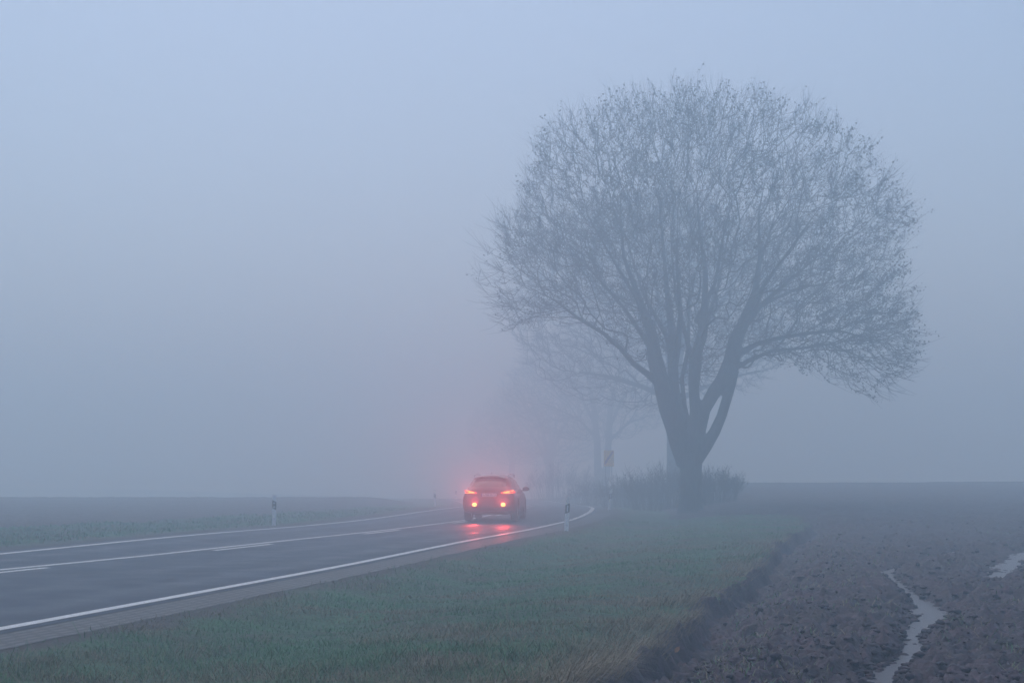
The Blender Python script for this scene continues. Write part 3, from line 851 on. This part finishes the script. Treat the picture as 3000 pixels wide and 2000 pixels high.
copy_thing(t2, (p4.x, p4.y, float(zb(p4.x, p4.y)) - .1), 2.1, .92, 'very faint tree left of the twin trunked tree, above the car roof side')
p5 = at(1500, 1475, 205)
copy_thing(t3, (p5.x, p5.y, float(zb(p5.x, p5.y)) - .1), 1.3, .85, 'barely visible farthest tree of the row, straight beyond the car')
t0_ = [o for o in COL.objects if o.name == 'broadleaf_tree'][0]; t0_['group'] = G_TREES

# --- leafless bushes
def bush(label, c, rx, ry, h, n, seed, lean=0.0):
    rg = np.random.default_rng(seed)
    t = thing('bush', label, 'bush', c, 0, 'leafless bushes under the roadside trees')
    a = rg.random(n) * 6.28; r = np.sqrt(rg.random(n)) * .9
    bx, by = np.cos(a) * r * rx, np.sin(a) * r * ry
    hh = h * np.sqrt(np.clip(1 - r ** 2, .05, 1)) * rg.uniform(.6, 1.1, n)
    bz = zb(bx + c[0], by + c[1]) - c[2] - .05
    ox = np.cos(a) * r * .38 + rg.normal(0, .26, n) + lean; oy = np.sin(a) * r * .38 + rg.normal(0, .26, n)
    A = np.stack([np.stack([bx, by, bz], 1), np.stack([bx + ox * hh * .35, by + oy * hh * .35, bz + hh * .5], 1), np.stack([bx + ox * hh * .8, by + oy * hh * .8, bz + hh * .85], 1), np.stack([bx + ox * hh, by + oy * hh, bz + hh * 1.05], 1)], 1)
    v, q = tubes_np(A, np.array([[.009, .006, .004, .003]]) * np.ones((n, 1)), 3)
    # side shoots
    m_ = n * 14; s = rg.integers(0, n, m_); f = rg.uniform(.25, 1, m_)[:, None]
    b0 = A[s, 1] * (1 - f) + A[s, 3] * f; d = rg.normal(0, .5, (m_, 3)); d[:, 2] = np.abs(d[:, 2]) + .35; ln = rg.uniform(.12, .4, m_)[:, None] * h * .45
    A2 = np.stack([b0, b0 + d * ln * .5, b0 + d * ln + np.array([0, 0, .1]) * ln], 1)
    v2, q2 = tubes_np(A2, np.array([[.0045, .0035, .0025]]) * np.ones((m_, 1)), 3)
    mk('stems', np.concatenate([v, v2]), np.concatenate([q, q2 + len(v)]), M_TWIG, t)
    nl = n * 3; s = rg.integers(0, m_, nl); c_ = A2[s, 2] + rg.normal(0, .06, (nl, 3)); s_ = .03 * rg.uniform(.5, 1.4, nl)[:, None]
    c_[:, 2] *= .92
    a1 = rg.normal(0, 1, (nl, 3)); a1 /= np.linalg.norm(a1, axis=1, keepdims=True); a2 = np.cross(a1, rg.normal(0, 1, (nl, 3))); a2 /= np.linalg.norm(a2, axis=1, keepdims=True)
    mk('leaves', np.stack([c_ - a1 * s_, c_ + a2 * s_, c_ + a1 * s_, c_ - a2 * s_], 1).reshape(-1, 3), np.arange(nl * 4).reshape(-1, 4), M_LEAF, t)
def bpos(px, Y, dz=-.05):
    p = at(px, 1450, Y); return (p.x, p.y, float(zb(p.x, p.y)) + dz)
bush('round leafless bush right behind the foot of the largest trunk', bpos(2085, 66), 1.35, 1.5, 1.65, 300, 31)
bush('leafless bush left behind the largest trunk', bpos(1945, 72), 1.9, 1.8, 2.2, 330, 32)
bush('low faint bush between the far delineator post and the large tree', bpos(1855, 80), 2.0, 1.8, 1.8, 260, 33)
bush('faint bush below the yellow sign', bpos(1760, 94), 2.4, 2.0, 1.6, 240, 34)
bush('very faint bush at the outside of the road bend', bpos(1650, 118), 3.0, 2.4, 3.0, 240, 35)

# ------------------------------------------------------------------ delineator posts
M_WHITE = mat('white_plastic', (.90, .90, .90), .5, var=.08, scale=7)
M_BLACK = mat('black_band', (.02, .02, .022), .5)
M_REFL = mat('reflector', (.62, .64, .66), .25, var=.1)
def post(label, px, py, Y, right, leanx=0.0, rz=0.0, hgt=1.0):
    p = at(px, py, Y); z = float(zb(p.x, p.y))
    t = thing('delineator_post', label, 'delineator post', (p.x, p.y, z - .02), rz, 'white delineator posts along the road')
    t.rotation_euler = (0, leanx, rz)
    sgn = 1 if right else -1
    # rounded triangular section, flat face towards the traffic; top cut on the slant
    w, dpt = .062, .055
    sec = [(-w, -.008), (-w + .01, -.02), (0, -.028), (w - .01, -.02), (w, -.008), (w * .55, dpt * .8), (0, dpt * 1.2), (-w * .55, dpt * .8)]
    def shell(nm, z0, z1, s0, s1, off, mt, cap=True):
        b = MB(); n = len(sec); v = []
        for zz, sl in ((z0, s0), (z1, s1)):
            for (a_, c_) in sec:
                k = 1 + off; v.append((a_ * k, c_ * k, zz + sl * a_ * sgn))
        f = [(i, (i + 1) % n, n + (i + 1) % n, n + i) for i in range(n)]
        if cap: f += [tuple(range(n))[::-1], tuple(range(n, 2 * n))]
        b.add(v, f); return b.build(nm, mt, t)
    shell('post_body', -.25, hgt, 0, .40, 0, M_WHITE)
    bd = shell('black_band', hgt - .46, hgt - .21, .45, .45, .03, M_BLACK)
    zc = hgt - .335
    b = MB()
    if right:
        b.box((.0, -.0305, zc), (.038, .008, .185), bev=.003)
        b.build('reflector', M_REFL, t)
    else:
        for dz in (.062, -.062):
            b = MB(); b.tube([(0, -.026, zc + dz), (0, -.036, zc + dz)], .029, 14)
            b.build('reflector', M_REFL, t)
    return t
post('white post with rectangular reflector nearest on the right edge, behind the car', 1659, 1549, 41.2, True, R(3.2))
post('leaning white post outside the right side of the bend', 1784, 1489, 68, True, R(6.5))
post('faint white post beyond the tip of the bend', 1702, 1470, 104, True, 0)
post('white post with two round reflectors on the grass across the road', 803, 1533, 45, False, 0)
post('faint white post just left of the car', 1274, 1480, 88, False, 0)
post('barely visible post right beside the left edge of the car', 1336, 1472, 125, False, 0)

# ------------------------------------------------------------------ yellow sign with red diagonal
ps = at(1784, 1365, 90); zs = float(zb(ps.x, ps.y))
sg = thing('road_sign', 'yellow town end sign with red diagonal stripe on a post', 'road sign', (ps.x, ps.y, zs), R(28))
zc = (at(1784, 1342, 90).z - zs) / .86; sg.scale = (.86, .86, .86)
b = MB(); b.box((0, 0, zc), (.86, .03, 1.18), bev=.008); b.build('sign_panel', mat('yellow_sign', (.80, .42, .03), .5), sg)
b = MB(); b.box((0, -.018, zc), (.80, .004, 1.12)); b.build('sign_face', mat('yellow_sign_face', (.95, .46, .01), .5), sg)
b = MB(); b.add([(-.40, -.023, zc - .42), (-.27, -.023, zc - .42), (.40, -.023, zc + .47), (.40, -.023, zc + .54), (.27, -.023, zc + .54), (-.40, -.023, zc - .27)], [(0, 1, 2, 3, 4, 5)])
b.build('diagonal_stripe', mat('red_stripe', (.35, .02, .02), .5), sg)
b = MB(); b.tube([(-.27, .04, -.3), (-.27, .04, zc + .45)], .03, 10); b.build('sign_post', mat('grey_metal', (.25, .26, .27), .4, .6), sg)
b = MB(); b.tube([(.27, .04, -.3), (.27, .04, zc + .45)], .03, 10); b.build('sign_post', bpy.data.materials['grey_metal'], sg)

# ------------------------------------------------------------------ the car
CY = 48.6
pc = at(1432, 1528, CY)
car = thing('suv_car', 'dark suv driving away with tail and rear fog lamps lit', 'car', (pc.x, CY, 0), 0)
yaw = -R(5.6)
car.location = (pc.x, CY, float(zb(pc.x, CY + 2)) + .012); car.rotation_euler = (0, 0, yaw); car.scale = (1.0, 1.0, .985)
M_CAR = mat('dark_paint', (.065, .012, .016), .28, .2, var=.06, coat=.6)  # dark paint with the red glow of the lamps mixed into its colour
M_TRIM = mat('black_trim', (.018, .018, .019), .55)
M_GLASS = mat('tinted_glass', (.02, .022, .026), .06, var=.05)
M_TYRE = mat('tyre_rubber', (.02, .02, .02), .8)
M_RIM = mat('rim_alloy', (.45, .46, .47), .3, .8)
# stations: y, [ (x,z) half profile from bottom centre to roof centre ]
st = [
 (0.00, [(0, .38), (.68, .38), (.81, .44), (.86, .64), (.82, .92), (.71, 1.04), (.53, 1.07), (0, 1.09)]),
 (0.035, [(0, .33), (.76, .33), (.88, .41), (.905, .64), (.87, .94), (.74, 1.07), (.54, 1.13), (0, 1.16)]),
 (0.28, [(0, .28), (.80, .28), (.915, .38), (.935, .66), (.90, .97), (.765, 1.13), (.58, 1.34), (0, 1.37)]),
 (0.60, [(0, .25), (.80, .25), (.925, .36), (.945, .68), (.915, .99), (.76, 1.12), (.655, 1.545), (0, 1.60)]),
 (1.05, [(0, .25), (.80, .25), (.93, .36), (.945, .68), (.92, 1.00), (.79, 1.10), (.68, 1.575), (0, 1.645)]),
 (1.90, [(0, .25), (.80, .25), (.92, .36), (.93, .66), (.92, .98), (.82, 1.06), (.70, 1.59), (0, 1.665)]),
 (2.60, [(0, .25), (.80, .25), (.92, .36), (.93, .66), (.92, .97), (.82, 1.05), (.69, 1.56), (0, 1.64)]),
 (3.15, [(0, .25), (.80, .25), (.92, .36), (.935, .66), (.92, .95), (.83, 1.03), (.66, 1.33), (0, 1.38)]),
 (3.60, [(0, .25), (.80, .25), (.92, .36), (.94, .66), (.91, .93), (.83, 1.00), (.70, 1.05), (0, 1.08)]),
 (4.15, [(0, .26), (.78, .26), (.90, .38), (.93, .64), (.89, .84), (.78, .90), (.60, .94), (0, .97)]),
 (4.50, [(0, .28), (.70, .28), (.80, .40), (.83, .60), (.78, .74), (.66, .80), (.50, .83), (0, .85)]),
 (4.63, [(0, .34), (.50, .34), (.62, .44), (.66, .58), (.60, .68), (.50, .72), (.38, .74), (0, .75)]),
]
def car_body():
    v = []; f = []; ring = []
    for (y, pr) in st:
        r = [(x, y, z) for x, z in pr] + [(-x, y, z) for x, z in pr[-2:0:-1]]
        ring.append(range(len(v), len(v) + len(r))); v += r
    n = len(ring[0])
    for i in range(len(ring) - 1):
        for k in range(n):
            f.append((ring[i][k], ring[i][(k + 1) % n], ring[i + 1][(k + 1) % n], ring[i + 1][k]))
    for rr, flip in ((ring[0], False), (ring[-1], True)):
        h = n // 2
        for k in range(h):
            a, b_, c_, d = rr[k], rr[k + 1], rr[(n - k - 1) % n], rr[(n - k) % n]
            q = [a, b_, c_, d]; q = [i for j, i in enumerate(q) if i not in q[:j]]
            if len(q) > 2: f.append(tuple(q if flip else q[::-1]))
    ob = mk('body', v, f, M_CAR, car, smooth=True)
    md = ob.modifiers.new('s', 'SUBSURF'); md.levels = 3; md.render_levels = 3
    bm_ = MB()
    cut = []
    for wy in (.88, 3.70):
        m2 = MB(); m2.tube([(-1.2, wy, .36), (1.2, wy, .36)], .43, 40)
        c_ = m2.build('cutter', None, car); cut.append(c_)
        b2 = ob.modifiers.new('b', 'BOOLEAN'); b2.object = c_; b2.operation = 'DIFFERENCE'; b2.solver = 'EXACT'
    dg = bpy.context.evaluated_depsgraph_get(); me = bpy.data.meshes.new_from_object(ob.evaluated_get(dg))
    ob.modifiers.clear(); ob.data = me
    for c_ in cut: bpy.data.objects.remove(c_)
    bvh = BVHTree.FromPolygons([v_.co for v_ in me.vertices], [p.vertices[:] for p in me.polygons])
    return ob, bvh
body, bvh = car_body()
def patch(name, P, direction, mt, parent=car, off=.006, thick=0.0):
    """P: 2D grid of points projected along direction on the body"""
    d = Vector(direction).normalized(); v = []; f = []
    rws, cls = len(P), len(P[0])
    for row in P:
        for p in row:
            h, nrm, i, dist = bvh.ray_cast(Vector(p) - d * 3, d)
            if h is None: h = Vector(p); nrm = -d
            v.append(tuple(h + nrm * off))
    for i in range(rws - 1):
        for j in range(cls - 1): f.append((i * cls + j, i * cls + j + 1, (i + 1) * cls + j + 1, (i + 1) * cls + j))
    return mk(name, v, f, mt, parent, smooth=True)
def lin(a, b, n): return [a + (b - a) * i / (n - 1) for i in range(n)]
def quadgrid(c00, c10, c11, c01, n, m):
    """bilinear grid in 3D"""
    c00, c10, c11, c01 = map(Vector, (c00, c10, c11, c01)); g = []
    for j in range(m):
        b_ = j / (m - 1); l = c00.lerp(c01, b_); r = c10.lerp(c11, b_)
        g.append([l.lerp(r, i / (n - 1)) for i in range(n)])
    return g
patch('rear_window', quadgrid((-.60, 0, 1.205), (.60, 0, 1.205), (.49, 0, 1.50), (-.49, 0, 1.50), 16, 8), (0, 1, 0), M_GLASS)
patch('windscreen', quadgrid((-.66, 4, 1.12), (.66, 4, 1.12), (.53, 4, 1.52), (-.53, 4, 1.52), 16, 8), (0, -1, 0), M_GLASS)
for s in (1, -1):
    patch('side_window', quadgrid((s, .62, 1.14), (s, 1.30, 1.12), (s, 1.34, 1.50), (s, .80, 1.46), 8, 6), (-s, 0, 0), M_GLASS)
    patch('side_window', quadgrid((s, 1.36, 1.12), (s, 2.22, 1.11), (s, 2.22, 1.52), (s, 1.40, 1.51), 8, 6), (-s, 0, 0), M_GLASS)
    patch('side_window', quadgrid((s, 2.28, 1.11), (s, 3.30, 1.08), (s, 2.72, 1.49), (s, 2.28, 1.52), 8, 6), (-s, 0, 0), M_GLASS)
    patch('sill_trim', quadgrid((s, 1.35, .34), (s, 3.22, .34), (s, 3.22, .45), (s, 1.35, .45), 10, 3), (-s, 0, 0), M_TRIM)
patch('bumper', quadgrid((-.78, 0, .42), (.78, 0, .42), (.80, 0, .53), (-.80, 0, .53), 24, 5), (0, 1, 0), M_TRIM, off=.012)
patch('tailgate_seam', quadgrid((-.62, 0, .70), (.62, 0, .70), (.62, 0, .712), (-.62, 0, .712), 16, 2), (0, 1, 0), M_TRIM, off=.004)
# roof spoiler above the window
b = MB(); 
for i, x in enumerate(lin(-.54, .54, 9)): pass
sp_v = []; 
for x in lin(-.56, .56, 13):
    z = 1.585 - .10 * (x / .62) ** 2
    sp_v += [(x, .66, z + .015), (x, .40, z - .010), (x, .40, z - .045), (x, .66, z - .05)]
sp_f = []
for i in range(12):
    for k in range(4): sp_f.append((4 * i + k, 4 * i + (k + 1) % 4, 4 * i + 4 + (k + 1) % 4, 4 * i + 4 + k))
sp_f += [(0, 1, 2, 3), (51, 50, 49, 48)]
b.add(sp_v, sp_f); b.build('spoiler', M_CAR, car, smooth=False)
# underbody, hides the open wheel wells
b = MB(); b.box((0, 2.3, .40), (1.24, 4.0, .30), bev=.03); b.build('underbody', M_TRIM, car)
# wheels
def wheel(x, y, s):
    bm = bmesh.new()
    prof = [(.235, -.11), (.33, -.115), (.352, -.09), (.36, -.03), (.36, .03), (.352, .09), (.33, .115), (.235, .11), (.225, .0)]
    n = 36; vs = []
    for i in range(n):
        a = 2 * math.pi * i / n
        vs.append([bm.verts.new((px_, r * math.cos(a), r * math.sin(a))) for r, px_ in prof])
    m_ = len(prof)
    for i in range(n):
        for k in range(m_): bm.faces.new((vs[i][k], vs[(i + 1) % n][k], vs[(i + 1) % n][(k + 1) % m_], vs[i][(k + 1) % m_]))
    w = MB(); w.bm(bm); ob = w.build('tyre', M_TYRE, None, smooth=True)
    whl = ob; whl.name = 'wheel'; whl.parent = car; whl.location = (x, y, .36)
    r = MB()
    for k in range(5):
        a = k * 2 * math.pi / 5
        rot = Matrix.Rotation(a, 4, 'X'); r.box(rot @ Vector((s * .07, 0, .125)), (.03, .06, .21), rot, bev=.008)
    r.tube([(s * .05, 0, 0), (s * .095, 0, 0)], .055, 16)
    bm = bmesh.new(); vs = []
    for i in range(32):
        a = 2 * math.pi * i / 32; vs.append([bm.verts.new((q, rr * math.cos(a), rr * math.sin(a))) for rr, q in ((.232, -.09), (.236, .09), (.215, .09), (.212, -.09))])
    for i in range(32):
        for k in range(4): bm.faces.new((vs[i][k], vs[(i + 1) % 32][k], vs[(i + 1) % 32][(k + 1) % 4], vs[i][(k + 1) % 4]))
    r.bm(bm)
    r.build('rim', M_RIM, whl, smooth=False)
for (x, y) in ((.80, .88), (-.80, .88), (.80, 3.70), (-.80, 3.70)): wheel(x, y, 1 if x > 0 else -1)
# mirrors, rails, aerial, handles, exhausts
for s in (1, -1):
    bm = bmesh.new(); bmesh.ops.create_uvsphere(bm, u_segments=16, v_segments=10, radius=1)
    for v_ in bm.verts:
        v_.co = Vector((v_.co.x * .125, max(v_.co.y, -.55) * .10, v_.co.z * (.085 if v_.co.z > 0 else .07)))
    w = MB(); w.bm(bm, (s * 1.0, 3.02, 1.10)); w.box((s * .90, 3.04, 1.045), (.12, .06, .035), bev=.01)
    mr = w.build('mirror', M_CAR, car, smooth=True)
    g_ = MB(); g_.box((s * 1.0, 2.962, 1.10), (.17, .006, .10), bev=.002); g_.build('mirror_glass', M_GLASS, mr)
    rr = MB(); rr.tube([(s * .575, .74, 1.55), (s * .585, .86, 1.605), (s * .60, 1.3, 1.632), (s * .61, 2.2, 1.635), (s * .605, 2.62, 1.605), (s * .60, 2.74, 1.53)], .020, 8)
    rr.build('roof_rail', M_RIM, car, smooth=True)
    for yy_ in (1.55, 2.42):
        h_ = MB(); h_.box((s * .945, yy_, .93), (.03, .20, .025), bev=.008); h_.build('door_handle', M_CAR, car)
    e_ = MB(); e_.tube([(s * .52, .02, .34), (s * .52, .22, .34)], .038, 14); e_.build('exhaust_pipe', M_TRIM, car, smooth=True)
b = MB(); b.tube([(0.02, .78, 1.60), (.02, .66, 1.70)], .006, 6); b.build('aerial', M_TRIM, car)
b = MB(); b.tube([(-.12, .03, 1.02), (.12, .03, 1.02)], .012, 8)
# rear lamps
def lamp_mat(name, col, e):
    m = mat(name, (.35, .02, .02), .2, emit=col, estr=e); return m
M_LENS = mat('lamp_lens', (.22, .012, .012), .15, emit=(1, .05, .03), estr=.9)
M_LED = mat('lamp_glow', (.5, .05, .03), .3, emit=(1.0, .26, .03), estr=4.5)
M_FOGL = mat('fog_lamp_glow', (.6, .2, .1), .3, emit=(1.0, .38, .06), estr=4)
def lamp_light(name, loc_, w, col, rad, parent, cone=104, up=31):
    l = bpy.data.lights.new(name, 'SPOT'); l.energy = w; l.color = col; l.shadow_soft_size = rad
    l.spot_size = R(cone); l.spot_blend = 1.0
    o = bpy.data.objects.new(name, l); COL.objects.link(o); o.parent = parent; o.location = loc_
    o.rotation_euler = (-(R(90) + R(up)), 0, 0)      # shines backwards and a little upwards
for s in (1, -1):
    ln_ = patch('taillight', quadgrid((s * .86, 0, .985), (s * .42, 0, .965), (s * .40, 0, 1.02), (s * .84, 0, 1.095), 12, 5), (0, 1, 0), M_LENS, off=.010)
    for i in range(7):
        x0 = s * (.50 + .046 * i); hgt_ = .018 + .0042 * i
        patch('lamp_segment', quadgrid((x0, 0, 1.010 - hgt_ + .003 * i), (x0 + s * .026, 0, 1.010 - hgt_ + .003 * i), (x0 + s * .026, 0, 1.012 + hgt_ + .003 * i), (x0, 0, 1.012 + hgt_ + .003 * i), 2, 2), (0, 1, 0), M_LED, parent=ln_, off=.016)
    lamp_light('taillight_beam', (s * .68, -.06, 1.03), 90.0, (1, .09, .08), .04, car)
    h, nrm, i_, _d = bvh.ray_cast(Vector((s * .49, -2, .60)), Vector((0, 1, 0)))
    f_ = MB(); bm = bmesh.new(); bmesh.ops.create_uvsphere(bm, u_segments=16, v_segments=10, radius=1)
    for v_ in bm.verts: v_.co = Vector((v_.co.x * .075, v_.co.y * .02, v_.co.z * .062))
    f_.bm(bm, (s * .49, h.y - .012, .60)); f_.build('rear_fog_lamp', M_FOGL, car, smooth=True)
    lamp_light('fog_lamp_beam', (s * .49, h.y - .06, .60), 450.0, (1, .07, .07), .05, car)
# number plate
h, nrm, i_, _d = bvh.ray_cast(Vector((0, -2, .93)), Vector((0, 1, 0)))
py_ = h.y - .02
b = MB(); b.box((0, py_, .925), (.53, .014, .12), bev=.004); pl = b.build('number_plate', mat('plate_white', (.86, .86, .84), .4), car)
b = MB(); b.box((-.243, py_ - .009, .925), (.040, .004, .106)); b.build('plate_band', mat('plate_blue', (.03, .06, .30), .4), pl)
cx_ = -.185
for ch_ in 'I DR 97A':
    if ch_ == ' ': cx_ += .035; continue
    cu = bpy.data.curves.new('plate_text', 'FONT'); cu.body = ch_; cu.size = .105; cu.align_y = 'CENTER'; cu.extrude = .001
    to = bpy.data.objects.new('plate_text', cu); COL.objects.link(to)
    dg = bpy.context.evaluated_depsgraph_get(); tme = bpy.data.meshes.new_from_object(to.evaluated_get(dg)); bpy.data.objects.remove(to)
    tm = bpy.data.objects.new('plate_character', tme); COL.objects.link(tm); tm.parent = pl; tm.location = (cx_, py_ - .010, .925); tm.rotation_euler = (R(90), 0, 0); tm.scale = (.86, 1, 1)
    cx_ += .030 if ch_ == 'I' else .070
    tme.materials.clear(); tme.materials.append(M_BLACK)

# ------------------------------------------------------------------ fog
hz = MB(); hz.box((0, 190, 9.5), (680, 520, 29))
hb = hz.build('haze')
hm = bpy.data.materials.new('haze'); hm.use_nodes = True; nt = hm.node_tree; nt.nodes.clear()
out = nt.nodes.new('ShaderNodeOutputMaterial'); pv = nt.nodes.new('ShaderNodeVolumePrincipled')
pv.inputs['Color'].default_value = (*FOG['color'], 1); pv.inputs['Density'].default_value = FOG['density']; pv.inputs['Absorption Color'].default_value = (*FOG['absorb'], 1); pv.inputs['Anisotropy'].default_value = FOG['g']
nt.links.new(pv.outputs[0], out.inputs['Volume']); hb.data.materials.append(hm)
tag(hb, kind='stuff', label='cold blue fog filling the air over road and fields')
